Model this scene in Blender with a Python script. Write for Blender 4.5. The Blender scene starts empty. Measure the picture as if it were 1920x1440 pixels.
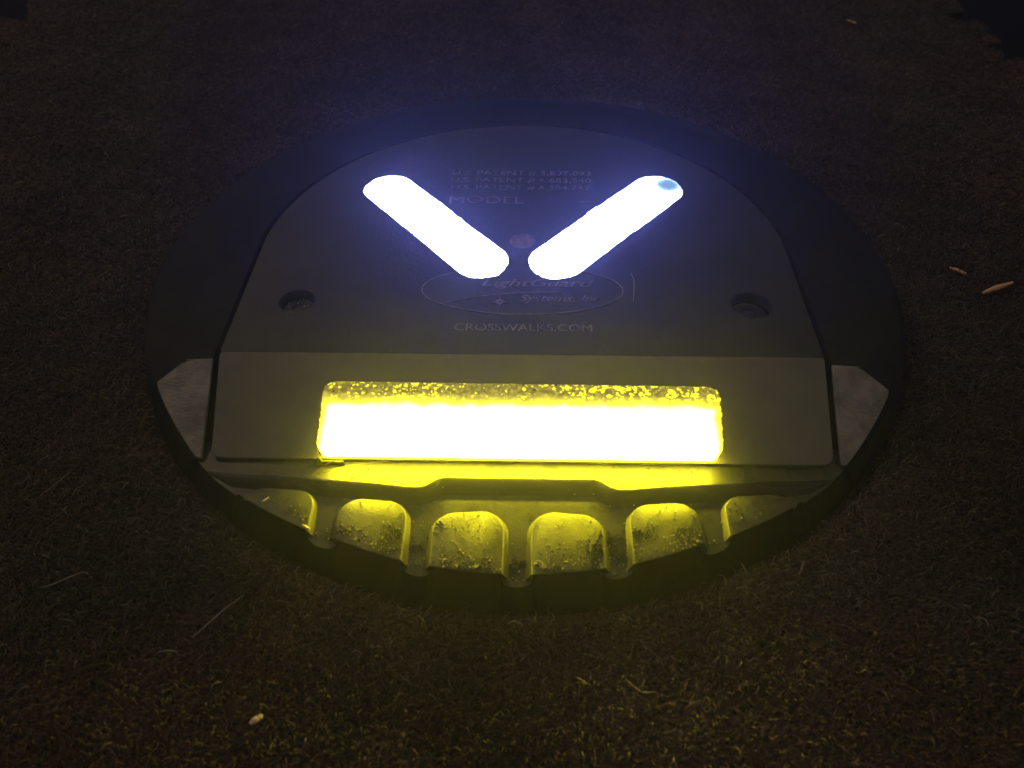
import bpy, bmesh, math, random
import numpy as np
from mathutils import Vector, Matrix

scene = bpy.context.scene
COL = scene.collection
S = 0.105            # radius of the round fixture in metres; shapes below are in units of this radius

# ------------------------------------------------------------------ camera
cd = bpy.data.cameras.new("camera")
cam = bpy.data.objects.new("camera", cd)
COL.objects.link(cam)
scene.camera = cam
CAM_C = Vector((0.01224, -1.73923, 1.37836)) * S
FW = Vector((-0.01705, 0.70576, -0.70825))
RT = Vector((0.99979, 0.01988, -0.00426))
UP = Vector((-0.01107, 0.70817, 0.70595))
cam.matrix_world = Matrix.Translation(CAM_C) @ Matrix((RT, UP, -FW)).transposed().to_4x4()
cd.sensor_width = 36.0
cd.lens = 27.99
cd.clip_start = 0.005
cd.clip_end = 50
cd.dof.use_dof = True
cd.dof.focus_distance = 0.215
cd.dof.aperture_fstop = 22.0

# ------------------------------------------------------------------ world, lamps, exposure
world = bpy.data.worlds.new("World")
scene.world = world
world.use_nodes = True
wb = world.node_tree.nodes["Background"]
wb.inputs["Color"].default_value = (0.80, 0.74, 0.78, 1)
wb.inputs["Strength"].default_value = 0.13

def area_lamp(name, loc, target, size, power, color):
    ld = bpy.data.lights.new(name, 'AREA')
    ld.shape = 'DISK'
    ld.size = size
    ld.energy = power
    ld.color = color
    o = bpy.data.objects.new(name, ld)
    COL.objects.link(o)
    o.location = loc
    o.rotation_euler = (Vector(target) - Vector(loc)).to_track_quat('-Z', 'Y').to_euler()
    return o
area_lamp("warm_area_light", (-1.15, 1.25, 1.7), (0, 0, 0), 0.5, 6.2, (1.0, 0.74, 0.5))  # unseen lamp, placed to give the dim warm light from the left

vs = scene.view_settings
vs.view_transform = 'Standard'
vs.look = 'None'
vs.exposure = 0.0
vs.gamma = 1.0
vs.use_curve_mapping = False
scene.cycles.use_denoising = True
scene.cycles.max_bounces = 6
scene.cycles.volume_bounces = 0
scene.cycles.sample_clamp_indirect = 4.0

# ------------------------------------------------------------------ materials
def mat(name, base, rough=0.6, metal=0.0, dark=None, nscale=60.0, lo=0.4, hi=0.65, bump=0.15, bscale=900.0,
        spec=0.5, bdist=0.0002, stretch=None):
    m = bpy.data.materials.new(name)
    m.use_nodes = True
    nt = m.node_tree
    b = nt.nodes["Principled BSDF"]
    tc = nt.nodes.new("ShaderNodeTexCoord")
    vec = tc.outputs["Object"]
    if stretch:
        mp = nt.nodes.new("ShaderNodeMapping")
        mp.inputs["Scale"].default_value = stretch
        nt.links.new(vec, mp.inputs["Vector"])
        vec2 = mp.outputs["Vector"]
    else:
        vec2 = vec
    n1 = nt.nodes.new("ShaderNodeTexNoise")
    n1.inputs["Scale"].default_value = nscale
    n1.inputs["Detail"].default_value = 8
    n1.inputs["Roughness"].default_value = 0.65
    nt.links.new(vec, n1.inputs["Vector"])
    cr = nt.nodes.new("ShaderNodeValToRGB")
    d = dark if dark else tuple(c * 0.7 for c in base)
    cr.color_ramp.elements[0].position = lo
    cr.color_ramp.elements[0].color = (*d, 1)
    cr.color_ramp.elements[1].position = hi
    cr.color_ramp.elements[1].color = (*base, 1)
    nt.links.new(n1.outputs["Fac"], cr.inputs["Fac"])
    nt.links.new(cr.outputs["Color"], b.inputs["Base Color"])
    n2 = nt.nodes.new("ShaderNodeTexNoise")
    n2.inputs["Scale"].default_value = bscale
    n2.inputs["Detail"].default_value = 5
    nt.links.new(vec2, n2.inputs["Vector"])
    bp = nt.nodes.new("ShaderNodeBump")
    bp.inputs["Strength"].default_value = bump
    bp.inputs["Distance"].default_value = bdist
    nt.links.new(n2.outputs["Fac"], bp.inputs["Height"])
    nt.links.new(bp.outputs["Normal"], b.inputs["Normal"])
    b.inputs["Roughness"].default_value = rough
    b.inputs["Metallic"].default_value = metal
    b.inputs["Specular IOR Level"].default_value = spec
    return m

M_cover = mat("dark_cast_plate", (0.027, 0.0275, 0.023), rough=0.6, spec=0.35, bump=0.5, bscale=1500, dark=(0.014, 0.0145, 0.012), nscale=45, lo=0.3, hi=0.72)
M_face = mat("grey_face_plate", (0.150, 0.137, 0.112), rough=0.6, spec=0.3, bump=0.15, bscale=1800, dark=(0.125, 0.115, 0.086))
M_ring = mat("dark_cast_iron", (0.014, 0.0125, 0.0125), rough=0.7, bump=0.6, bscale=500, dark=(0.007, 0.0065, 0.0065), nscale=40, spec=0.12)
M_wing = mat("worn_bare_metal", (0.25, 0.215, 0.165), rough=0.5, bump=0.9, bscale=700, dark=(0.10, 0.088, 0.07), nscale=170, lo=0.35, hi=0.6,
             stretch=(1, 2.5, 1))
M_ramp = mat("dusty_ramp_metal", (0.042, 0.040, 0.030), rough=0.46, spec=0.35, bump=0.7, bscale=2400, bdist=0.00011, dark=(0.016, 0.015, 0.012), nscale=170,
             lo=0.36, hi=0.50)
M_ridge = mat("worn_ridge_metal", (0.020, 0.018, 0.014), rough=0.42, spec=0.3, bump=0.3, bscale=700, dark=(0.018, 0.017, 0.014))
M_text = mat("worn_lit_raised_metal", (0.24, 0.20, 0.16), rough=0.5, bump=0.3, nscale=260, dark=(0.07, 0.062, 0.052), lo=0.36, hi=0.56)  # worn metal, coloured paler than the cover so raised parts look lit
M_bolt = mat("dirty_bolt_steel", (0.016, 0.015, 0.014), rough=0.6, bump=0.8, bscale=600)
M_grit = mat("pale_grit", (0.32, 0.28, 0.18), rough=0.8, nscale=500)
M_wood = mat("splintered_wood", (0.95, 0.56, 0.27), rough=0.5, nscale=700, dark=(0.80, 0.42, 0.18), spec=0.6)
M_flake = mat("pale_flake", (0.85, 0.68, 0.48), rough=0.45, nscale=400, dark=(0.6, 0.42, 0.25))
M_hair_pale = mat("pale_lint", (0.5, 0.40, 0.30), rough=0.6)
M_hair_dark = mat("dark_hair", (0.03, 0.02, 0.012), rough=0.5)
M_floor = mat("black_floor", (0.006, 0.007, 0.008), rough=0.9, spec=0.1)

def carpet_mat():
    m = mat("brown_carpet", (0.060, 0.044, 0.032), rough=0.95, dark=(0.025, 0.018, 0.014), nscale=75, lo=0.3, hi=0.7,
            bump=1.0, bscale=450, spec=0.05, bdist=0.0012)
    return m
M_carpet = carpet_mat()

def fibre_mat():
    m = bpy.data.materials.new("carpet_fibre")
    m.use_nodes = True
    nt = m.node_tree
    b = nt.nodes["Principled BSDF"]
    a = nt.nodes.new("ShaderNodeAttribute")
    a.attribute_name = "fibre_colour"
    nt.links.new(a.outputs["Color"], b.inputs["Base Color"])
    b.inputs["Roughness"].default_value = 0.75
    b.inputs["Specular IOR Level"].default_value = 0.15
    return m
M_fibre = fibre_mat()

def nmath(nt, op, a, b=None, c=None, clamp=False):
    n = nt.nodes.new("ShaderNodeMath")
    n.operation = op
    n.use_clamp = clamp
    for i, v in enumerate((a, b, c)):
        if v is None:
            continue
        if isinstance(v, (int, float)):
            n.inputs[i].default_value = v
        else:
            nt.links.new(v, n.inputs[i])
    return n.outputs[0]

def smooth(nt, v, a, b, o0=0.0, o1=1.0):
    n = nt.nodes.new("ShaderNodeMapRange")
    n.interpolation_type = 'SMOOTHSTEP'
    nt.links.new(v, n.inputs["Value"])
    n.inputs["From Min"].default_value = a
    n.inputs["From Max"].default_value = b
    n.inputs["To Min"].default_value = o0
    n.inputs["To Max"].default_value = o1
    return n.outputs["Result"]

AMBER = (1.0, 0.86, 0.008)
def amber_mat(core=46.0):
    """lit lens: the LED row fills its lower two thirds, its upper band is clear resin full of bubbles"""
    m = bpy.data.materials.new("lit_amber_lens")
    m.use_nodes = True
    nt = m.node_tree
    for n in list(nt.nodes):
        nt.nodes.remove(n)
    out = nt.nodes.new("ShaderNodeOutputMaterial")
    tc = nt.nodes.new("ShaderNodeTexCoord")
    sx = nt.nodes.new("ShaderNodeSeparateXYZ")
    nt.links.new(tc.outputs["Object"], sx.inputs[0])
    x = nmath(nt, 'DIVIDE', sx.outputs[0], S)
    y = nmath(nt, 'DIVIDE', sx.outputs[1], S)
    v = nmath(nt, 'DIVIDE', nmath(nt, 'ADD', y, 0.652), 0.178)
    fl = nt.nodes.new("ShaderNodeCombineXYZ")
    nt.links.new(x, fl.inputs[0]); nt.links.new(y, fl.inputs[1])
    nz = nt.nodes.new("ShaderNodeTexNoise")
    nz.inputs["Scale"].default_value = 26
    nz.inputs["Detail"].default_value = 6
    nt.links.new(fl.outputs[0], nz.inputs["Vector"])
    vj = nmath(nt, 'ADD', v, nmath(nt, 'MULTIPLY', nmath(nt, 'SUBTRACT', nz.outputs["Fac"], 0.5), 0.16))
    core_f = smooth(nt, vj, 0.785, 0.60)
    ax = nmath(nt, 'ABSOLUTE', nmath(nt, 'ADD', x, 0.0))
    edge_f = smooth(nt, nmath(nt, 'ADD', ax, nmath(nt, 'MULTIPLY', nz.outputs["Fac"], 0.02)), 0.450, 0.426)
    bot_f = 1.0
    cf = nmath(nt, 'POWER', nmath(nt, 'MULTIPLY', core_f, nmath(nt, 'MULTIPLY', edge_f, bot_f)), 3.2)
    # bubbles
    vo = nt.nodes.new("ShaderNodeTexVoronoi")
    vo.inputs["Scale"].default_value = 104
    wn = nt.nodes.new("ShaderNodeTexNoise")
    wn.inputs["Scale"].default_value = 70
    nt.links.new(fl.outputs[0], wn.inputs["Vector"])
    wv = nt.nodes.new("ShaderNodeVectorMath"); wv.operation = 'MULTIPLY_ADD'
    nt.links.new(wn.outputs["Color"], wv.inputs[0])
    wv.inputs[1].default_value = (0.018, 0.018, 0)
    nt.links.new(fl.outputs[0], wv.inputs[2])
    nt.links.new(wv.outputs[0], vo.inputs["Vector"])
    rnd = nt.nodes.new("ShaderNodeSeparateColor")
    nt.links.new(vo.outputs["Color"], rnd.inputs[0])
    dens = nt.nodes.new("ShaderNodeTexNoise")
    dens.inputs["Scale"].default_value = 5
    dens.inputs["Detail"].default_value = 3
    nt.links.new(fl.outputs[0], dens.inputs["Vector"])
    size = nmath(nt, 'MULTIPLY', smooth(nt, dens.outputs["Fac"], 0.35, 0.6, 0.24, 0.56), nmath(nt, 'ADD', rnd.outputs[0], 0.35))
    spot = nmath(nt, 'GREATER_THAN', size, vo.outputs["Distance"])
    vo2 = nt.nodes.new("ShaderNodeTexVoronoi")
    vo2.inputs["Scale"].default_value = 44
    off = nt.nodes.new("ShaderNodeVectorMath"); off.operation = 'ADD'
    off.inputs[1].default_value = (3.1, 7.7, 0)
    nt.links.new(fl.outputs[0], off.inputs[0])
    nt.links.new(off.outputs[0], vo2.inputs["Vector"])
    rnd2 = nt.nodes.new("ShaderNodeSeparateColor")
    nt.links.new(vo2.outputs["Color"], rnd2.inputs[0])
    dk = nmath(nt, 'MULTIPLY', nmath(nt, 'LESS_THAN', vo2.outputs["Distance"], 0.17), nmath(nt, 'GREATER_THAN', rnd2.outputs[0], 0.55))
    fine = nt.nodes.new("ShaderNodeTexNoise")
    fine.inputs["Scale"].default_value = 90
    fine.inputs["Detail"].default_value = 3
    nt.links.new(fl.outputs[0], fine.inputs["Vector"])
    base = nmath(nt, 'ADD', 0.19, nmath(nt, 'MULTIPLY', smooth(nt, fine.outputs["Fac"], 0.4, 0.75), 0.3))
    band = nmath(nt, 'ADD', base, nmath(nt, 'MULTIPLY', spot, 0.95))
    band = nmath(nt, 'MULTIPLY', band, nmath(nt, 'SUBTRACT', 1.0, nmath(nt, 'MULTIPLY', dk, 0.75)))
    band = nmath(nt, 'ADD', band, smooth(nt, vj, 0.88, 0.70, 0.0, 0.8))
    st = nmath(nt, 'ADD', nmath(nt, 'MULTIPLY', cf, core), band)
    em = nt.nodes.new("ShaderNodeEmission")
    cm = nt.nodes.new("ShaderNodeMix"); cm.data_type = 'RGBA'
    nt.links.new(smooth(nt, st, 0.2, 1.4), cm.inputs[0])
    cm.inputs[6].default_value = (1.0, 0.80, 0.13, 1)
    cm.inputs[7].default_value = (1.0, 0.88, 0.036, 1)
    nt.links.new(cm.outputs[2], em.inputs["Color"])
    nt.links.new(st, em.inputs["Strength"])
    nt.links.new(em.outputs[0], out.inputs["Surface"])
    return m
M_amber = amber_mat(32.0)
def white_mat(name, hole=None, core=68.0):
    m = bpy.data.materials.new(name)
    m.use_nodes = True
    nt = m.node_tree
    for n in list(nt.nodes):
        nt.nodes.remove(n)
    out = nt.nodes.new("ShaderNodeOutputMaterial")
    em = nt.nodes.new("ShaderNodeEmission")
    em.inputs["Color"].default_value = (0.19, 0.23, 1.0, 1)
    em.inputs["Strength"].default_value = core
    if hole:
        tc = nt.nodes.new("ShaderNodeTexCoord")
        vm = nt.nodes.new("ShaderNodeVectorMath"); vm.operation = 'DISTANCE'
        nt.links.new(tc.outputs["Object"], vm.inputs[0])
        vm.inputs[1].default_value = (hole[0] * S, hole[1] * S, hole[2] * S)
        nz = nt.nodes.new("ShaderNodeTexNoise")
        nz.inputs["Scale"].default_value = 2600
        nt.links.new(tc.outputs["Object"], nz.inputs["Vector"])
        d = nmath(nt, 'ADD', nmath(nt, 'DIVIDE', vm.outputs["Value"], S), nmath(nt, 'MULTIPLY', nmath(nt, 'SUBTRACT', nz.outputs["Fac"], 0.5), 0.045))
        f = smooth(nt, d, 0.0, 0.07)
        f = nmath(nt, 'POWER', f, 4.0)
        st = nmath(nt, 'ADD', nmath(nt, 'MULTIPLY', f, core), 0.75)
        nt.links.new(st, em.inputs["Strength"])
        cm = nt.nodes.new("ShaderNodeMix"); cm.data_type = 'RGBA'
        nt.links.new(smooth(nt, st, 1.0, 6.0), cm.inputs[0])
        cm.inputs[6].default_value = (0.28, 0.48, 0.82, 1)
        cm.inputs[7].default_value = (0.19, 0.23, 1.0, 1)
        nt.links.new(cm.outputs[2], em.inputs["Color"])
    nt.links.new(em.outputs[0], out.inputs["Surface"])
    return m
M_white = white_mat("lit_white_lens")
M_white_hole = white_mat("lit_white_lens_with_dim_spot", hole=(0.425, 0.338, 0.131))

# ------------------------------------------------------------------ mesh helpers
def link(name, me, m, parent=None, smooth_shade=False):
    me.materials.clear()
    me.materials.append(m)
    if smooth_shade:
        me.polygons.foreach_set("use_smooth", [True] * len(me.polygons))
        me.set_sharp_from_angle(angle=math.radians(38))
    o = bpy.data.objects.new(name, me)
    COL.objects.link(o)
    if parent:
        o.parent = parent
    return o

def pydata(name, verts, faces, m, parent=None, smooth_shade=False):
    me = bpy.data.meshes.new(name)
    me.from_pydata([tuple(c * S for c in v) for v in verts], [], faces)
    me.validate()
    me.update()
    return link(name, me, m, parent, smooth_shade)

def tag(o, label=None, cat=None, group=None, kind=None):
    if label: o["label"] = label
    if cat: o["category"] = cat
    if group: o["group"] = group
    if kind: o["kind"] = kind
    return o

def curve_mesh(loops, thick, bevel=0.0, res=2):
    """flat plate with holes, top at n = 0, from 2D loops"""
    cu = bpy.data.curves.new("t", 'CURVE')
    cu.dimensions = '2D'
    cu.fill_mode = 'BOTH'
    cu.extrude = thick / 2 - bevel
    cu.bevel_depth = bevel
    cu.bevel_resolution = res
    cu.offset = -bevel
    for L in loops:
        sp = cu.splines.new('POLY')
        sp.points.add(len(L) - 1)
        for i, p in enumerate(L):
            sp.points[i].co = (p[0], p[1], 0, 1)
        sp.use_cyclic_u = True
    ob = bpy.data.objects.new("t", cu)
    me = bpy.data.meshes.new_from_object(ob)
    bpy.data.objects.remove(ob)
    bpy.data.curves.remove(cu)
    for v in me.vertices:
        v.co.z -= thick / 2
    return me

def map_mesh(me, fn):
    for v in me.vertices:
        p = fn(v.co.x, v.co.y, v.co.z)
        v.co = (p[0] * S, p[1] * S, p[2] * S)
    me.update()
    return me

def flat_at(z):
    return lambda x, y, n: (x, y, z + n)

PB = (0.130 - 0.055) / (-0.4 + 0.652)        # slope of the front face
PA = 0.130 + PB * 0.4
AL = math.atan(PB)
CA, SA = math.cos(AL), math.sin(AL)
def plane(y): return PA + PB * y
def on_face(x, w, n):                        # w: distance along the slope, n: out of it
    return (x, w * CA - n * SA, PA + w * SA + n * CA)
def W(y): return y / CA

def arc(cx, cy, r, a0, a1, n):
    return [(cx + r * math.cos(math.radians(a0 + (a1 - a0) * i / n)), cy + r * math.sin(math.radians(a0 + (a1 - a0) * i / n))) for i in range(n + 1)]

def rounded(poly, r, n=6):
    out = []
    k = len(poly)
    for i in range(k):
        p, a, b = Vector(poly[i]), Vector(poly[i - 1]), Vector(poly[(i + 1) % k])
        ri = r[i] if isinstance(r, (list, tuple)) else r
        u, v = (a - p).normalized(), (b - p).normalized()
        ang = math.acos(max(-1, min(1, u.dot(v))))
        d = ri / math.tan(ang / 2)
        s, e = p + u * d, p + v * d
        for j in range(n + 1):
            t = j / n
            q = s * (1 - t) ** 2 + p * 2 * t * (1 - t) + e * t ** 2
            out.append((q.x, q.y))
    return out

def tube(name, pts, rad, m, parent=None, sides=6, taper=True):
    pts = [Vector(p) for p in pts]
    # resample with Catmull-Rom
    P = [pts[0] * 2 - pts[1]] + pts + [pts[-1] * 2 - pts[-2]]
    q = []
    for i in range(1, len(P) - 2):
        for j in range(8):
            t = j / 8
            a, b, c, d = P[i - 1], P[i], P[i + 1], P[i + 2]
            q.append(0.5 * ((2 * b) + (c - a) * t + (2 * a - 5 * b + 4 * c - d) * t * t + (3 * b - a - 3 * c + d) * t ** 3))
    q.append(pts[-1])
    V, F = [], []
    n = len(q)
    for i, p in enumerate(q):
        tg = (q[min(i + 1, n - 1)] - q[max(i - 1, 0)]).normalized()
        s = tg.cross(Vector((0, 0, 1)))
        s = s.normalized() if s.length > 1e-6 else Vector((1, 0, 0))
        u = s.cross(tg)
        r = rad * (0.35 + 0.65 * math.sin(math.pi * min(1, max(0, (i + 0.5) / n))) ** 0.5) if taper else rad
        for k in range(sides):
            a = 2 * math.pi * k / sides
            V.append(tuple(p + s * r * math.cos(a) + u * r * math.sin(a)))
    for i in range(n - 1):
        for k in range(sides):
            F.append((i * sides + k, i * sides + (k + 1) % sides, (i + 1) * sides + (k + 1) % sides, (i + 1) * sides + k))
    F.append(tuple(reversed(range(sides))))
    F.append(tuple((n - 1) * sides + k for k in range(sides)))
    return pydata(name, V, F, m, parent, True)

rng = random.Random(7)

# ------------------------------------------------------------------ setting: carpet and the dark floor beyond its edges
EDGE_R = [(1.909, 1.496), (1.954, 1.574), (1.961, 1.611), (1.896, 1.665), (1.998, 1.704), (2.008, 1.853), (1.99, 1.937), (1.927, 1.912),
          (1.877, 2.02), (1.983, 2.056), (1.991, 2.201), (2.02, 2.5), (1.97, 2.6)]
EDGE_L = [(-2.33, 2.5), (-2.385, 2.2), (-2.277, 1.97), (-2.235, 1.883), (-2.249, 1.87), (-2.299, 1.901), (-2.45, 1.93), (-2.47, 1.70),
          (-2.248, 1.642), (-2.191, 1.630), (-2.184, 1.604), (-2.30, 1.59), (-2.6, 1.55), (-3.4, 1.50)]
outline = [(-3.4, -2.6), (3.4, -2.6), (3.4, 1.50), (2.4, 1.49), (2.03, 1.528), (1.974, 1.522)] + EDGE_R + [(1.9, 4.0), (-2.2, 4.0)] + EDGE_L
carpet_o = link("carpet", map_mesh(curve_mesh([outline], 0.05, 0.006), flat_at(0.0)), M_carpet)
tag(carpet_o, kind="structure")
fl = pydata("floor", [(-12, -10, -0.35), (12, -10, -0.35), (12, 14, -0.35), (-12, 14, -0.35)], [(0, 1, 2, 3)], M_floor)
tag(fl, kind="structure")

def inside_poly(px, py, poly):
    ins = np.zeros(len(px), bool)
    n = len(poly)
    for i in range(n):
        x0, y0 = poly[i]; x1, y1 = poly[(i + 1) % n]
        if y0 == y1: continue
        c = ((y0 > py) != (y1 > py)) & (px < (x1 - x0) * (py - y0) / (y1 - y0) + x0)
        ins ^= c
    return ins

def blotch(x, y, seed, scale):
    """cheap smooth noise for colour and height drift in the pile"""
    r = np.random.RandomState(seed)
    v = np.zeros_like(x)
    for o in range(4):
        for _ in range(5):
            k = r.normal(size=2) * scale * (1.8 ** o)
            v += np.sin(x * k[0] + y * k[1] + r.uniform(0, 6.28)) / (1.5 ** o)
    return v / 6.0

def fibres(name, count, seed):
    r = np.random.RandomState(seed)
    # distribute with the frame: closer ground holds more visible fibres
    n = int(count * 1.5)
    t = r.uniform(0, 1, n)
    y = -1.36 + (2.35 + 1.36) * t ** 1.35
    half = 0.93 + (y + 1.3) * 0.47
    x = r.uniform(-1, 1, n) * half
    keep = (x * x + y * y > 1.003 ** 2) & inside_poly(x, y, outline)
    cl = blotch(x, y, 3, 6.0)
    keep &= r.uniform(0, 1, n) < np.clip(0.75 + 0.45 * cl, 0.2, 1)
    x, y, cl = x[keep][:count], y[keep][:count], cl[keep][:count]
    n = len(x)
    seg = 4
    L = r.lognormal(math.log(0.015), 0.45, n).clip(0.006, 0.038)
    flow = blotch(x, y, 11, 3.0) * 1.4 + 0.5
    th = flow + r.normal(0, 1.1, n)
    curl = r.normal(0, 1.5, n) / seg
    w = (0.00045 + 0.0004 * r.uniform(0, 1, n)) * (1 + np.clip((y + 0.5) * 0.25, 0, 0.8))
    z0 = 0.002 + 0.010 * r.uniform(0, 1, n) ** 1.5 + 0.004 * cl
    lift = 0.014 * r.uniform(0, 1, n) ** 2
    V = np.zeros((n, (seg + 1) * 2, 3), np.float32)
    px, py = x.copy(), y.copy()
    for i in range(seg + 1):
        ang = th + curl * i
        nx, ny = -np.sin(ang), np.cos(ang)
        wi = w * (1.0 if i < seg else 0.3)
        zz = np.maximum(z0 + lift * math.sin(math.pi * i / seg), 0.001)
        V[:, 2 * i, 0] = px - nx * wi; V[:, 2 * i, 1] = py - ny * wi; V[:, 2 * i, 2] = zz
        V[:, 2 * i + 1, 0] = px + nx * wi; V[:, 2 * i + 1, 1] = py + ny * wi; V[:, 2 * i + 1, 2] = zz + w * 0.8
        px = px + np.cos(ang) * L / seg
        py = py + np.sin(ang) * L / seg
    k = (seg + 1) * 2
    base = (np.arange(n) * k)[:, None, None]
    q = np.array([[2 * i, 2 * i + 1, 2 * i + 3, 2 * i + 2] for i in range(seg)])[None]
    Fq = (base + q).reshape(-1, 4)
    me = bpy.data.meshes.new(name)
    me.vertices.add(n * k)
    me.vertices.foreach_set("co", (V * S).reshape(-1))
    me.loops.add(Fq.size)
    me.loops.foreach_set("vertex_index", Fq.reshape(-1).astype(np.int32))
    me.polygons.add(len(Fq))
    me.polygons.foreach_set("loop_start", np.arange(0, Fq.size, 4, dtype=np.int32))
    me.update()
    pal = np.array([[0.105, 0.074, 0.050], [0.080, 0.058, 0.042], [0.120, 0.064, 0.046], [0.074, 0.068, 0.044], [0.17, 0.13, 0.09], [0.050, 0.044, 0.042],
                    [0.20, 0.16, 0.12]])
    pr = np.array([0.28, 0.27, 0.10, 0.15, 0.10, 0.085, 0.015])
    ci = r.choice(len(pal), n, p=pr)
    red = blotch(x, y, 21, 5.0)
    c = pal[ci] * np.exp(r.normal(0, 0.20, n) + 0.30 * cl)[:, None]
    c[:, 0] *= 1 + 0.10 * np.clip(red, -1, 1)
    c[:, 2] *= 1 - 0.05 * np.clip(red, -1, 1)
    c = np.clip(c, 0.004, 0.7)
    at = me.attributes.new("fibre_colour", 'FLOAT_COLOR', 'POINT')
    cc = np.ones((n, k, 4), np.float32)
    cc[:, :, :3] = c[:, None, :]
    at.data.foreach_set("color", cc.reshape(-1))
    o = link(name, me, M_fibre)
    return tag(o, "short curled brown and olive fibres covering the carpet around the lamp", "carpet pile", kind="stuff")
fibres("carpet_fibres", 430000, 5)

# ------------------------------------------------------------------ the road light
light = bpy.data.objects.new("road_light", None)
light.empty_display_size = 0.02
COL.objects.link(light)
tag(light, "round dark metal warning light with two slanted white lenses above a long amber lens", "road light")

# casting: dome ring outside the groove, and the skirt all round
def zdome(r):
    if r < 0.875: return 0.125 - 0.001 * (r - 0.71) / 0.165
    if r < 0.958: return 0.124 - 0.020 * ((r - 0.875) / 0.083) ** 1.3
    return 0.104
def chan(x):                                 # 1 in the middle of a channel between two pads, 0 on the pads
    k = 0.0
    for c in (0.0, 0.1975, 0.392):
        d = abs(abs(x) - c) / 0.031
        if d < 1: k = max(k, math.sqrt(1 - d * d))
    return k
def rim_r(x):
    a = abs(x)
    return 0.925 + 0.030 * max(0, min(1, (a - 0.30) / 0.34)) ** 1.2 + 0.017 * chan(x)
def ztop(y): return 0.0585 + (y + 0.74) * 0.060
def zrim(x, y):
    if abs(x) > 0.575: return 0.045
    return ztop(y) * (1 - min(1, chan(x) * 2.2)) + zfloor(y) * min(1, chan(x) * 2.2) - 0.001
def zfloor(y):
    if y > -0.76: return 0.045
    return max(0.029, 0.045 - (-0.76 - y) * 0.09)

inner = [(-0.709 , -0.417)]
ys = np.linspace(-0.40, 0.05, 20)
inner += [(-0.711, float(y)) for y in ys]
a0 = math.degrees(math.asin(0.06 / 0.716))
inner += arc(0, 0, 0.716, 180 - a0, a0, 90)
inner += [(0.711, float(y)) for y in ys[::-1]] + [(0.709, -0.417)]
ln = [0]
for i in range(1, len(inner)):
    ln.append(ln[-1] + math.dist(inner[i], inner[i - 1]))
tip = math.degrees(math.atan2(0.481, 0.824))
V, F = [], []
NR = 14
for i, p in enumerate(inner):
    s = ln[i] / ln[-1]
    a = math.radians(180 + tip - s * (180 + 2 * tip))
    rim = (0.955 * math.cos(a), 0.955 * math.sin(a))
    V.append((p[0] * 0.985, p[1] * (0.985 if p[1] > 0 else 1), 0.05))
    V.append((p[0] * 0.996, p[1] * (0.996 if p[1] > 0 else 1), 0.119))
    for j in range(NR + 1):
        t = j / NR
        x, y = p[0] * (1 - t) + rim[0] * t, p[1] * (1 - t) + rim[1] * t
        if i in (0, len(inner) - 1):                       # the edge that meets the wing plate
            sg = -1 if x < 0 else 1
            if t < 0.45: x, y = sg * (0.709 + (0.768 - 0.709) * t / 0.45), -0.417 - 0.003 * t / 0.45
            else: x, y = sg * (0.768 + (0.824 - 0.768) * (t - 0.45) / 0.55), -0.420 - 0.061 * (t - 0.45) / 0.55
        V.append((x, y, zdome(math.hypot(x, y))))
K = NR + 3
for i in range(len(inner) - 1):
    for j in range(K - 1):
        F.append((i * K + j, i * K + j + 1, (i + 1) * K + j + 1, (i + 1) * K + j))
n0 = len(V)
NP = 1080
prof = [(0, 1.0), (0.30, 0.93), (0.6, 0.62), (0.85, 0.25), (1.0, -0.06)]
for i in range(NP):
    a = 2 * math.pi * i / NP
    c, s_ = math.cos(a), math.sin(a)
    x = 0.95 * c
    y = 0.95 * s_
    if y > -0.475: r, z = 0.955, 0.104
    elif abs(x) > 0.690: r, z = 0.955, plane(y * 0.955 / 0.95) - 0.002
    else:
        r = rim_r(x * 0.99); z = zrim(x * 0.99, -math.sqrt(r * r - x * x))
    fr = s_ < -0.45
    for (t, k) in prof:
        rr = r + (0.988 - r) * (t if not fr else t)
        kz = k if not (fr and abs(x) < 0.69) else 1 - t * 1.05
        V.append((rr * c, rr * s_, z * kz))
P5 = len(prof)
for i in range(NP):
    j = (i + 1) % NP
    for k in range(P5 - 1):
        F.append((n0 + i * P5 + k, n0 + i * P5 + k + 1, n0 + j * P5 + k + 1, n0 + j * P5 + k))
# pan under everything
n1 = len(V)
V.append((0, 0, 0.040))
for i in range(72):
    a = 2 * math.pi * i / 72
    V.append((0.76 * math.cos(a), 0.76 * math.sin(a), 0.040))
for i in range(72):
    F.append((n1, n1 + 1 + i, n1 + 1 + (i + 1) % 72))
pydata("housing", V, F, M_ring, light, True)

# wing plates: the two worn cut-away flats at the ends of the front face
for sg in (-1, 1):
    b0 = -math.degrees(math.atan2(0.478, 0.826))
    b1 = -math.degrees(math.atan2(0.653, 0.697))
    a_ = [(0.709, -0.4175), (0.768, -0.4205), (0.8235, -0.4785)] + arc(0, 0, 0.9555, b0 - 1.2, b1, 10) + [(0.684, -0.653)]
    a_ = [(sg * p[0], W(p[1])) for p in a_]
    if sg < 0: a_ = a_[::-1]
    pydummy = curve_mesh([a_], 0.012, 0.0025)
    w = link("wing_plate", map_mesh(pydummy, lambda x, y, n: on_face(x, y, n + 0.001)), M_wing, light)
    w["label"] = "worn pale metal flat at the " + ("left" if sg < 0 else "right") + " end of the front face"

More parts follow.
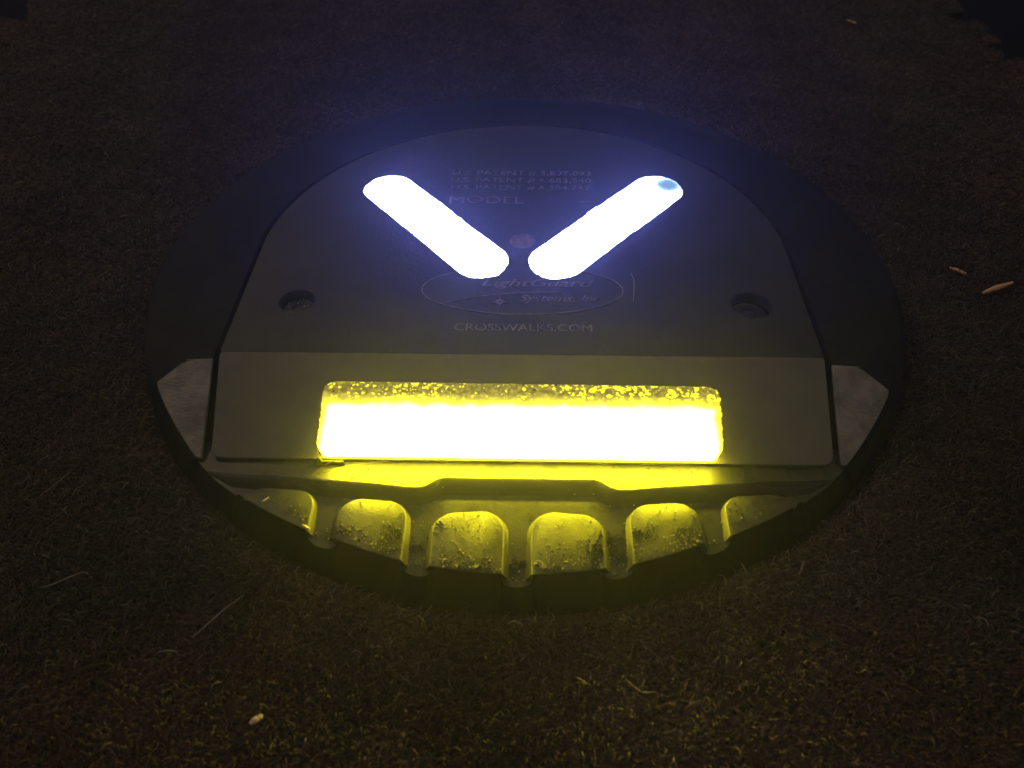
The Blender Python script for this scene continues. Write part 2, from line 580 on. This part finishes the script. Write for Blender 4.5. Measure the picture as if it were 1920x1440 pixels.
# front ramp: tray, floor between the pads
V, F = [], []
NX, NY = 240, 60
for i in range(NX + 1):
    x = -0.694 + 1.388 * i / NX
    rr = rim_r(x)
    yr = -math.sqrt(rr * rr - x * x) if rr > abs(x) else -0.655
    for j in range(NY + 1):
        y = -0.60 + (yr + 0.60) * j / NY
        V.append((x, y, zfloor(y)))
for i in range(NX):
    for j in range(NY):
        a = i * (NY + 1) + j
        F.append((a, a + 1, a + NY + 2, a + NY + 1))
pydata("front_ramp", V, F, M_ramp, light, True)

# ridge bar across the ramp
half = [(0.0, -0.705), (0.10, -0.705), (0.150, -0.7045), (0.162, -0.706), (0.173, -0.711), (0.184, -0.720), (0.194, -0.727), (0.207, -0.731), (0.23, -0.7305),
        (0.30, -0.722), (0.43, -0.711), (0.52, -0.702), (0.60, -0.695), (0.668, -0.689)]
path = [(-x, y) for x, y in reversed(half[1:])] + half
prof = [(0.0, 0.040), (0.0, 0.0612), (0.0012, 0.0625), (0.003, 0.0625), (0.012, 0.0595), (0.0185, 0.0572), (0.022, 0.0550), (0.026, 0.0505), (0.034, 0.0445), (0.040, 0.040)]
V, F = [], []
for i, (x, y) in enumerate(path):
    p0, p1 = path[max(0, i - 1)], path[min(len(path) - 1, i + 1)]
    t = Vector((p1[0] - p0[0], p1[1] - p0[1])).normalized()
    nrm = Vector((t.y, -t.x))
    f_ = max(0.0, min(1.0, (abs(x) - 0.50) / 0.168))
    for (o, z) in prof:
        V.append((x + nrm.x * o, y + nrm.y * o, 0.040 + (z - 0.040) * (1 - 0.55 * f_)))
for i, (x, y, z) in enumerate(V):            # the ends follow the rim
    r_, R_ = math.hypot(x, y), rim_r(x) - 0.0005
    if r_ > R_: V[i] = (x * R_ / r_, y * R_ / r_, z)
k = len(prof)
for i in range(len(path) - 1):
    for j in range(k - 1):
        F.append((i * k + j, i * k + j + 1, (i + 1) * k + j + 1, (i + 1) * k + j))
F.append(tuple(range(k - 1, -1, -1)))
F.append(tuple((len(path) - 1) * k + j for j in range(k)))
pydata("ridge_bar", V, F, M_ridge, light, True)

# tread pads
pads = [(0.030, 0.168, -0.787, 0.044, 0.044, 0.9245), (0.227, 0.364, -0.765, 0.042, 0.046, 0.926), (0.421, 0.578, -0.742, 0.036, 0.060, 0.925)]
def pad(sg, xa, xb, yt, ra, rb, rr):
    rings = [(0.0, 0.0), (0.0016, -0.0008), (0.004, -0.004), (0.008, -0.0115), (0.014, -0.0165), (0.022, -0.021), (0.028, -0.027)]
    V, F = [], []
    slope = -0.07 * 1                                       # tops follow the ridge a little
    N = 0
    def loop(o):
        A, B, T = xa - o, xb + o, yt + o * 0.8
        r1, r2 = ra + o * 0.8, rb + o * 0.8
        rf = lambda x: rr + 0.030 * (max(0, min(1, (abs(x) - 0.30) / 0.34)) ** 1.2 if xa > 0.4 else 0) + o * 0.12
        pts = [(A, T - r1)] if False else []
        for i in range(9):
            a = math.pi - math.pi / 2 * i / 8
            pts.append((A + r1 + r1 * math.cos(a), T - r1 + r1 * math.sin(a)))
        for i in range(9):
            a = math.pi / 2 - math.pi / 2 * i / 8
            pts.append((B - r2 + r2 * math.cos(a), T - r2 + r2 * math.sin(a) + (0.004 if xa > 0.2 else -0.004)))
        yb = -math.sqrt(max(0, rf(B) ** 2 - B ** 2))
        if yb < pts[-1][1]:
            y_ = pts[-1][1]
            pts += [(B, y_ + (yb - y_) * i / 8) for i in range(1, 9)]
        else:                                               # the outer pad is cut off by the rim
            pts = [(x, y) if math.hypot(x, y) <= rf(x) else (x * rf(x) / math.hypot(x, y), y * rf(x) / math.hypot(x, y)) for x, y in pts]
            pts.append((pts[-1][0] - 0.002, -math.sqrt(rf(pts[-1][0]) ** 2 - (pts[-1][0] - 0.002) ** 2)))
        xs = pts[-1][0]
        for i in range(1, 9):
            x = xs + (A - xs) * i / 8
            pts.append((x, -math.sqrt(rf(x) ** 2 - x * x)))
        x_, y_ = pts[-1]
        pts += [(x_, y_ + (T - r1 - y_) * i / 8) for i in range(1, 8)]
        return pts
    for (o, dz) in rings:
        L = loop(o)
        N = len(L)
        for (x, y) in L:
            z = ztop(max(y, -0.9255)) + dz
            V.append((sg * x, y, z))
    for r_ in range(len(rings) - 1):
        for i in range(N):
            j = (i + 1) % N
            F.append((r_ * N + i, r_ * N + j, (r_ + 1) * N + j, (r_ + 1) * N + i))
    F.append(tuple(range(N)))
    o = pydata("tread_pad", V, F, M_ramp, light, False)
    me = o.data
    bm = bmesh.new(); bm.from_mesh(me); bmesh.ops.recalc_face_normals(bm, faces=bm.faces); bm.to_mesh(me); bm.free()
    for p_ in me.polygons:
        p_.use_smooth = len(p_.vertices) == 4
    me.set_sharp_from_angle(angle=math.radians(35))
    return o
for sg in (-1, 1):
    for p_ in pads:
        pad(sg, *p_)

# cover plate with its openings
def capsule(c0, c1, r, rough, seed, n=40):
    rg = random.Random(seed)
    c0, c1 = Vector(c0), Vector(c1)
    d = (c1 - c0).normalized()
    ang = math.degrees(math.atan2(d.y, d.x))
    pts = arc(c0.x, c0.y, r, ang + 90, ang + 270, n)
    a, b = Vector(pts[-1]), Vector((c1.x + r * math.cos(math.radians(ang - 90)), c1.y + r * math.sin(math.radians(ang - 90))))
    m_ = 46
    pts += [tuple(a.lerp(b, i / m_)) for i in range(1, m_)]
    pts += arc(c1.x, c1.y, r, ang - 90, ang + 90, n)
    a, b = Vector(pts[-1]), Vector(pts[0])
    pts += [tuple(a.lerp(b, i / m_)) for i in range(1, m_)]
    mid = (c0 + c1) / 2
    out, w1, w2 = [], 0, 0
    for p in pts:
        w1 = w1 * 0.8 + rg.gauss(0, 1) * 0.6
        k = rough * (w1 * 0.45 + rg.gauss(0, 1) * 0.25)
        v = Vector(p)
        q = v - mid
        out.append(tuple(v + q.normalized() * k))
    return out
BL = ((-0.393, 0.3075), (-0.109, -0.040), 0.0725)
BR = ((0.390, 0.314), (0.090, -0.040), 0.0735)
capL = capsule(*BL, 0.0034, 3)
capR = capsule(*BR, 0.0034, 9)
a1 = math.degrees(math.asin(0.06 / 0.700))
cover = [(-0.690, -0.3985), (0.690, -0.3985)] + arc(0, 0, 0.700, a1 - 0.4, 180 - a1 + 0.4, 90)
cover[0] = (-0.696, -0.3985); cover[1] = (0.694, -0.3985)
holeL = arc(-0.555, -0.214, 0.044, 0, 360, 40)[:-1]
holeR = arc(0.563, -0.214, 0.050, 0, 360, 40)[:-1]
holeC = arc(-0.002, 0.050, 0.034, 0, 360, 32)[:-1]
cp = link("cover_plate", map_mesh(curve_mesh([cover, capL, capR, holeL, holeR, holeC], 0.03, 0.0018), flat_at(0.130)), M_cover, light)

def lens_from(name, loop, m, zc):
    me = curve_mesh([loop], 0.012, 0.0006)
    return link(name, map_mesh(me, flat_at(zc)), m, light)
l1 = lens_from("white_lens", capsule(*BL, 0.0034, 3), M_white, 0.1305)
l1["label"] = "left slanted lens, evenly lit white"
l2 = lens_from("white_lens", capsule(*BR, 0.0034, 9), M_white_hole, 0.1305)
l2["label"] = "right slanted lens, with a dim bluish spot at its upper end"

# bolts in the two counterbores and the small centre boss
def bolt(name, cx, cy, r, ztop_, dirt):
    V, F = [], []
    rings = [(0.0, 0.0), (0.30, 0.0), (0.34, -0.002), (0.42, -0.002), (0.46, 0.003), (0.80, 0.002), (0.92, -0.002), (1.0, -0.012)]
    n = 30
    for (q, dz) in rings:
        for i in range(n):
            a = 2 * math.pi * i / n
            k = 1.0
            if 0.25 < q < 0.5: k = 0.93 + 0.07 * math.cos(6 * a)
            V.append((cx + r * q * k * math.cos(a), cy + r * q * k * math.sin(a), ztop_ + dz + dirt * rng.gauss(0, 0.0012)))
    for j in range(len(rings) - 1):
        for i in range(n):
            F.append((j * n + i, (j + 1) * n + i, (j + 1) * n + (i + 1) % n, j * n + (i + 1) % n))
    return pydata(name, V, F, M_bolt, light, True)
b1 = bolt("bolt", -0.555, -0.214, 0.043, 0.104, 0.5)
b2 = bolt("bolt", 0.563, -0.214, 0.049, 0.101, 0.4)
V, F = [], []
prof = [(0.0, 0.1295), (0.010, 0.1300), (0.013, 0.1285), (0.019, 0.1285), (0.023, 0.1315), (0.030, 0.1318), (0.0335, 0.1300), (0.036, 0.120)]
for (r, z) in prof:
    for i in range(36):
        a = 2 * math.pi * i / 36
        V.append((-0.002 + r * math.cos(a), 0.050 + r * math.sin(a), z))
for j in range(len(prof) - 1):
    for i in range(36):
        F.append((j * 36 + i, (j + 1) * 36 + i, (j + 1) * 36 + (i + 1) % 36, j * 36 + (i + 1) % 36))
pydata("centre_plug", V, F, M_text, light, True)

# front face plate with the window for the amber lens
fo = rounded([(-0.696, W(-0.3995)), (-0.664, W(-0.6535)), (0.670, W(-0.6535)), (0.694, W(-0.3995))], [0.010, 0.030, 0.030, 0.010], 8)
win = [(-0.444, W(-0.4705)), (-0.436, W(-0.6475)), (0.437, W(-0.6475)), (0.446, W(-0.4745))]
fw_ = rounded(win, [0.030, 0.020, 0.034, 0.030], 8)
fp = link("face_plate", map_mesh(curve_mesh([fo, fw_], 0.022, 0.0015), on_face), M_face, light)

rg = random.Random(4)
lens_loop = []
base_loop = rounded(win, [0.030, 0.020, 0.034, 0.030], 8)
for i in range(len(base_loop)):
    a, b = Vector(base_loop[i]), Vector(base_loop[(i + 1) % len(base_loop)])
    m_ = max(1, int((b - a).length / 0.006))
    for j in range(m_):
        p = a.lerp(b, j / m_)
        k = 0.0010
        lens_loop.append((p.x + rg.gauss(0, k), p.y + rg.gauss(0, k)))
def wedge(x, w, n):                          # the lens stands proud of the face along its lower edge
    k = max(0.0, min(1.0, (w - W(-0.4725)) / (W(-0.640) - W(-0.4725))))
    return on_face(x * (1 - 0.016 * k), w, n - 0.0015 + 0.036 * k)
am = link("amber_lens", map_mesh(curve_mesh([lens_loop], 0.050, 0.0), wedge), M_amber, light)
ld = bpy.data.lights.new("led_row", 'AREA')               # the lens throws its light low over the ramp
ld.shape = 'RECTANGLE'
ld.size = 0.80 * S
ld.size_y = 0.022 * S
ld.spread = math.radians(150)
ld.energy = 0.088
ld.color = AMBER
lo = bpy.data.objects.new("led_row", ld)
COL.objects.link(lo)
lo.parent = am
lo.location = (0, -0.6625 * S, 0.0755 * S)
lo.rotation_euler = Vector((0, -1, -0.10)).to_track_quat('-Z', 'Z').to_euler()
# broken corner of the window's rim
chip = [(-0.440, 0.0), (-0.441, 0.009), (-0.436, 0.017), (-0.430, 0.022), (-0.424, 0.020), (-0.421, 0.011), (-0.405, 0.0125), (-0.388, 0.011), (-0.376, 0.0115), (-0.374, 0.0)]
ch = link("sealant_lump", map_mesh(curve_mesh([chip], 0.008, 0.001), lambda x, q, n: (x, -0.6640 - n * 0.6, 0.0460 + q)), M_ridge, light)

# ------------------------------------------------------------------ lettering and emblem, slightly raised
def lettering(name, items, m=M_text, relief=0.0012):
    """items: (text, x, y, width, height, shear)"""
    vs_, fs_ = [], []
    for (s, cx, y0, w, h, shear) in items:
        cu = bpy.data.curves.new("t", 'FONT')
        cu.body = s
        cu.size = 1.0
        cu.shear = shear
        cu.extrude = 0.001
        cu.align_x = 'LEFT'
        ob = bpy.data.objects.new("t", cu)
        me = bpy.data.meshes.new_from_object(ob)
        bpy.data.objects.remove(ob); bpy.data.curves.remove(cu)
        co = np.zeros(len(me.vertices) * 3)
        me.vertices.foreach_get("co", co)
        co = co.reshape(-1, 3)
        x0, x1 = co[:, 0].min(), co[:, 0].max()
        cap = 0.70
        b = len(vs_)
        for c in co:
            vs_.append((cx + ((c[0] - x0) / (x1 - x0) - 0.5) * w, y0 + c[1] / cap * h, 0.1295 if c[2] < 0 else 0.130 + relief))
        for p_ in me.polygons:
            fs_.append(tuple(b + i for i in p_.vertices))
        bpy.data.meshes.remove(me)
    return pydata(name, vs_, fs_, m, light)
lettering("patent_lettering", [("U.S. PATENT # 5,897,093", -0.007, 0.388, 0.415, 0.024, 0), ("U.S. PATENT # 6,683,540", -0.008, 0.347, 0.415, 0.024, 0),
                               ("U.S. PATENT # 6,384,742", -0.009, 0.306, 0.405, 0.024, 0)])
lettering("model_lettering", [("MODEL", -0.105, 0.232, 0.215, 0.036, 0), ("-", 0.175, 0.232, 0.03, 0.036, 0)])
lettering("emblem_lettering", [("LightGuard", 0.040, -0.148, 0.285, 0.030, 0.35), ("Systems, Inc", 0.095, -0.206, 0.200, 0.024, 0.35)])
lettering("web_address_lettering", [("CROSSWALKS.COM", 0.005, -0.318, 0.328, 0.025, 0)])
def flat_band(name, pts, wd, closed=False):
    V, F = [], []
    n = len(pts)
    for i, p in enumerate(pts):
        a = Vector(pts[i - 1] if (closed or i > 0) else pts[0]); b = Vector(pts[(i + 1) % n] if (closed or i < n - 1) else pts[-1])
        t = (b - a).normalized()
        q = Vector((-t.y, t.x)) * wd / 2
        V += [(p[0] - q.x, p[1] - q.y, 0.1295), (p[0] - q.x, p[1] - q.y, 0.132), (p[0] + q.x, p[1] + q.y, 0.132), (p[0] + q.x, p[1] + q.y, 0.1295)]
    for i in range(n if closed else n - 1):
        j = (i + 1) % n
        for k in range(3):
            F.append((i * 4 + k, j * 4 + k, j * 4 + k + 1, i * 4 + k + 1))
    return pydata(name, V, F, M_text, light)
oval = [(0.252 * math.cos(math.radians(a)), -0.162 + 0.096 * math.sin(math.radians(a))) for a in range(0, 360, 4)]
oval = [(x + 0.001, y) for x, y in oval]
def clear(p):                                               # the oval breaks off where the lens slots were cut
    for (c0, c1, r) in (BL, BR):
        a, b = Vector(c0), Vector(c1)
        v = Vector(p) - a
        t = max(0, min(1, v.dot(b - a) / (b - a).length_squared))
        if (v - (b - a) * t).length < r + 0.004: return False
    return True
runs, cur = [], []
for p in oval[23:] + oval[:23]:
    if clear(p): cur.append(p)
    elif cur: runs.append(cur); cur = []
if cur: runs.append(cur)
for rn in runs:
    if len(rn) > 2: flat_band("emblem_border", rn, 0.0032)
flat_band("emblem_swoosh", [(-0.185, -0.214), (-0.15, -0.205), (-0.11, -0.1925), (-0.07, -0.183), (-0.02, -0.176), (0.04, -0.172), (0.10, -0.171)], 0.003)
st = []
for i in range(16):
    a = math.pi * 2 * i / 16
    r = 0.021 if i % 4 == 0 else (0.0125 if i % 2 == 0 else 0.006)
    st.append((-0.054 + r * math.cos(a), -0.2115 + r * math.sin(a) * 1.15))
link("emblem_star", map_mesh(curve_mesh([st, arc(-0.054, -0.2115, 0.0035, 0, 360, 12)[:-1]], 0.003), flat_at(0.1325)), M_text, light)

# ------------------------------------------------------------------ grit on the pads
def grit(seed, spots, m, label):
    V, F = [], []
    rg = random.Random(seed)
    def zat(x, y):
        ax = abs(x)
        for (xa, xb, yt, ra, rb, rr) in pads:
            if xa <= ax <= xb and y < yt: return ztop(y) if math.hypot(x, y) < rr else None
        if y > -0.3: return 0.1185
        if -0.75 < y < -0.69: return 0.061 if y < -0.705 else 0.045
        return zfloor(y) if math.hypot(x, y) < 0.93 else None
    for (cx, cy, sp, n) in spots:
        for _ in range(n):
            x, y = cx + rg.gauss(0, sp), cy + rg.gauss(0, sp * 0.6)
            z = zat(x, y)
            if z is None: continue
            r = rg.uniform(0.0007, 0.0024) * (1 if rg.random() < 0.8 else 1.35)
            b = len(V)
            for (dx, dy, dz) in ((1, 0, 0), (-1, 0, 0), (0, 1, 0), (0, -1, 0), (0, 0, 1), (0, 0, -1)):
                k = r * rg.uniform(0.6, 1.2)
                V.append((x + dx * k, y + dy * k, z + r * 0.4 + dz * k))
            for f in ((0, 2, 4), (2, 1, 4), (1, 3, 4), (3, 0, 4), (2, 0, 5), (1, 2, 5), (3, 1, 5), (0, 3, 5)):
                F.append(tuple(b + i for i in f))
    o = pydata("grit", V, F, m)
    tag(o, label, "grit", kind="stuff")
grit(12, [(-0.353, -0.830, .012, 26), (-0.325, -0.842, .016, 34), (-0.284, -0.858, .03, 50), (-0.245, -0.870, .02, 40), (-0.205, -0.905, .016, 26), (-0.133, -0.903, .016, 60),
          (-0.105, -0.906, .022, 60), (-0.093, -0.893, .012, 20), (-0.051, -0.908, .016, 30), (-0.003, -0.925, .014, 14), (0.07, -0.910, .03, 50), (0.13, -0.900, .03, 50), (0.156, -0.868, .02, 30),
          (0.194, -0.905, .016, 30), (0.241, -0.878, .02, 30), (0.30, -0.865, .03, 50), (0.325, -0.838, .016, 40), (0.344, -0.855, .014, 30), (0.39, -0.85, .014, 24),
          (-0.39, -0.85, .014, 20), (-0.5, -0.80, .03, 20), (-0.46, -0.815, .03, 24), (0.47, -0.80, .03, 26), (-0.27, -0.82, .05, 50), (-0.1, -0.84, .05, 60), (0.1, -0.85, .05, 50),
          (0.29, -0.81, .05, 40), (-0.555, -0.214, .03, 14), (0.0, -0.68, .2, 14), (-0.42, -0.648, .01, 8)], M_grit, "fine pale grit scattered over the pads of the front ramp")
grit(31, [(-0.245, -0.838, .014, 90), (-0.345, -0.838, .012, 60), (0.156, -0.868, .018, 200), (0.185, -0.84, .014, 120), (0.245, -0.835, .014, 110), (0.33, -0.83, .016, 110),
          (-0.158, -0.82, .012, 50), (0.0, -0.895, .012, 60), (-0.2, -0.86, .012, 60), (0.2, -0.87, .012, 60), (-0.3, -0.86, .03, 60), (0.1, -0.90, .04, 90), (0.0, -0.70, .15, 40),
          (-0.3, -0.685, .08, 30), (0.3, -0.685, .08, 40), (-0.1, -0.90, .04, 70), (0.45, -0.80, .03, 60), (-0.47, -0.80, .03, 60)], M_bolt,
     "black crumbs of dirt clustered along the front ramp")

# ------------------------------------------------------------------ single hairs, splinters and flakes
def hair(pts, label, pale=True, rad=0.0012, group="loose hairs on the carpet", zs=None):
    P = [(x, y, (zs[i] if zs else 0.018 + 0.004 * math.sin(i))) for i, (x, y) in enumerate(pts)]
    x0, y0 = pts[0]
    o = tube("hair_strand", P, rad * 0.6, M_hair_pale if pale else M_hair_dark, sides=5)
    return tag(o, label, "hair", group)
hair([(-0.921, -0.953), (-0.893, -0.945), (-0.868, -0.929), (-0.847, -0.917), (-0.828, -0.929)], "pale kinked hair bent at one end, on the carpet left of the lamp's lower edge")
hair([(-0.594, -1.050), (-0.572, -1.023), (-0.546, -0.990), (-0.520, -0.961)], "long straight pale hair slanting towards the lower left edge of the lamp")
hair([(0.193, -1.112), (0.210, -1.131), (0.224, -1.139), (0.247, -1.136)], "short pale hair curved like a smile, on the carpet in front of the ramp")
hair([(0.547, -0.900), (0.556, -0.884), (0.564, -0.868)], "short straight reddish hair beside the lamp's lower right edge")
hair([(-1.015, -0.735), (-0.995, -0.707), (-0.976, -0.674)], "faint straight hair left of the left wing plate, near the picture's edge", rad=0.0009)
hair([(-0.649, -1.079), (-0.630, -1.077), (-0.610, -1.079)], "tiny level hair below the long slanting one", rad=0.0010)
hair([(-0.018, -1.012), (-0.002, -1.008), (0.012, -1.016)], "tiny arched hair at the very front edge of the lamp", rad=0.0009)
hair([(-0.432, -0.708), (-0.424, -0.693), (-0.409, -0.672), (-0.392, -0.655)], "shorter, steeper one of two dark hairs lying across the amber lit tray", False, 0.0011,
     "dark hairs on the lamp", [0.064, 0.062, 0.060, 0.058])
hair([(-0.438, -0.712), (-0.413, -0.700), (-0.388, -0.685), (-0.352, -0.674), (-0.314, -0.665), (-0.285, -0.659)], "longer, flatter one of two dark hairs lying across the amber lit tray",
     False, 0.0010, "dark hairs on the lamp", [0.065, 0.063, 0.061, 0.059, 0.057, 0.055])
hair([(0.034, -0.899), (0.043, -0.898), (0.049, -0.904), (0.047, -0.911), (0.039, -0.914)], "tiny curled pale hair on the pad right of the centre channel", True, 0.0008,
     "pale hairs on the lamp", [0.0525] * 5)
hair([(0.038, -0.691), (0.044, -0.681), (0.049, -0.672)], "short straight pale hair on the lit tray below the middle of the amber lens", True, 0.0010, "pale hairs on the lamp", [0.047] * 3)
hair([(0.279, -0.088), (0.284, -0.12), (0.281, -0.16), (0.275, -0.206)], "thin pale hair lying on the cover plate right of the oval emblem", True, 0.0010, "pale hairs on the lamp", [0.1312] * 4)

def sliver(name, p0, p1, w, h, z, m, label, cat, group=None, seed=1):
    rg = random.Random(seed)
    p0, p1 = Vector(p0), Vector(p1)
    t = (p1 - p0); L = t.length; t.normalize()
    q = Vector((-t.y, t.x))
    V, F = [], []
    n = 7
    for i in range(n):
        s = i / (n - 1)
        k = (0.55 + 0.45 * math.sin(math.pi * s)) * rg.uniform(0.85, 1.1)
        c = p0 + t * L * s
        for (a, b) in ((-1, 0), (-0.8, 0.8), (0.2, 1.0), (0.9, 0.7), (1, 0)):
            V.append((c.x + q.x * a * w * k, c.y + q.y * a * w * k, z + b * h * k + 0.002 * rg.random() * h))
    for i in range(n - 1):
        for j in range(5):
            F.append((i * 5 + j, i * 5 + (j + 1) % 5, (i + 1) * 5 + (j + 1) % 5, (i + 1) * 5 + j))
    F.append((0, 1, 2, 3, 4)); F.append(tuple((n - 1) * 5 + j for j in (4, 3, 2, 1, 0)))
    o = pydata(name, V, F, m)
    bm = bmesh.new(); bm.from_mesh(o.data); bmesh.ops.recalc_face_normals(bm, faces=bm.faces); bm.to_mesh(o.data); bm.free()
    return tag(o, label, cat, group)
sliver("wood_splinter", (1.251, -0.012), (1.350, 0.034), 0.0056, 0.011, 0.014, M_wood, "largest orange wood splinter, on the carpet right of the lamp", "splinter", "orange wood splinters on the carpet")
sliver("wood_splinter", (1.206, 0.105), (1.241, 0.077), 0.0050, 0.006, 0.012, M_wood, "small dull splinter just above and left of the largest one", "splinter", "orange wood splinters on the carpet", 3)
sliver("wood_splinter", (1.419, 1.920), (1.448, 1.880), 0.0050, 0.006, 0.012, M_wood, "far splinter near the upper right edge of the carpet", "splinter", "orange wood splinters on the carpet", 5)
sliver("wood_splinter", (-0.431, -0.824), (-0.413, -0.835), 0.0022, 0.004, 0.054, M_wood, "tiny splinter hooked on the right edge of the leftmost pad", "splinter", None, 6)
sliver("pale_flake", (-0.449, -1.203), (-0.430, -1.189), 0.0060, 0.006, 0.016, M_flake, "pale oval flake on the carpet below the lamp", "flake", None, 7)
sliver("pale_flake", (-0.524, -0.771), (-0.512, -0.759), 0.0016, 0.002, 0.0575, M_flake, "thin pale flake on the leftmost pad of the ramp", "flake", None, 8)

# ------------------------------------------------------------------ added volume, stands in for camera glare around the lit lenses
def bloom_haze():
    x0, x1, y0, y1, z0, z1 = -14, 14, -12, 16, -9.9, 1.75
    V = [(x0, y0, z0), (x1, y0, z0), (x1, y1, z0), (x0, y1, z0), (x0, y0, z1), (x1, y0, z1), (x1, y1, z1), (x0, y1, z1)]
    F = [(3, 2, 1, 0), (4, 5, 6, 7), (0, 1, 5, 4), (1, 2, 6, 5), (2, 3, 7, 6), (3, 0, 4, 7)]
    m = bpy.data.materials.new("bloom_volume")
    m.use_nodes = True
    nt = m.node_tree
    for n in list(nt.nodes):
        nt.nodes.remove(n)
    out = nt.nodes.new("ShaderNodeOutputMaterial")
    pv = nt.nodes.new("ShaderNodeVolumePrincipled")
    pv.inputs["Color"].default_value = (0.9, 0.92, 1.0, 1)
    pv.inputs["Density"].default_value = 0.085
    pv.inputs["Anisotropy"].default_value = 0.87
    nt.links.new(pv.outputs[0], out.inputs["Volume"])
    o = pydata("bloom_haze", V, F, m)
    tag(o, "added thin mist standing in for camera glare around the lit lenses", "bloom_haze", kind="stuff")
bloom_haze()
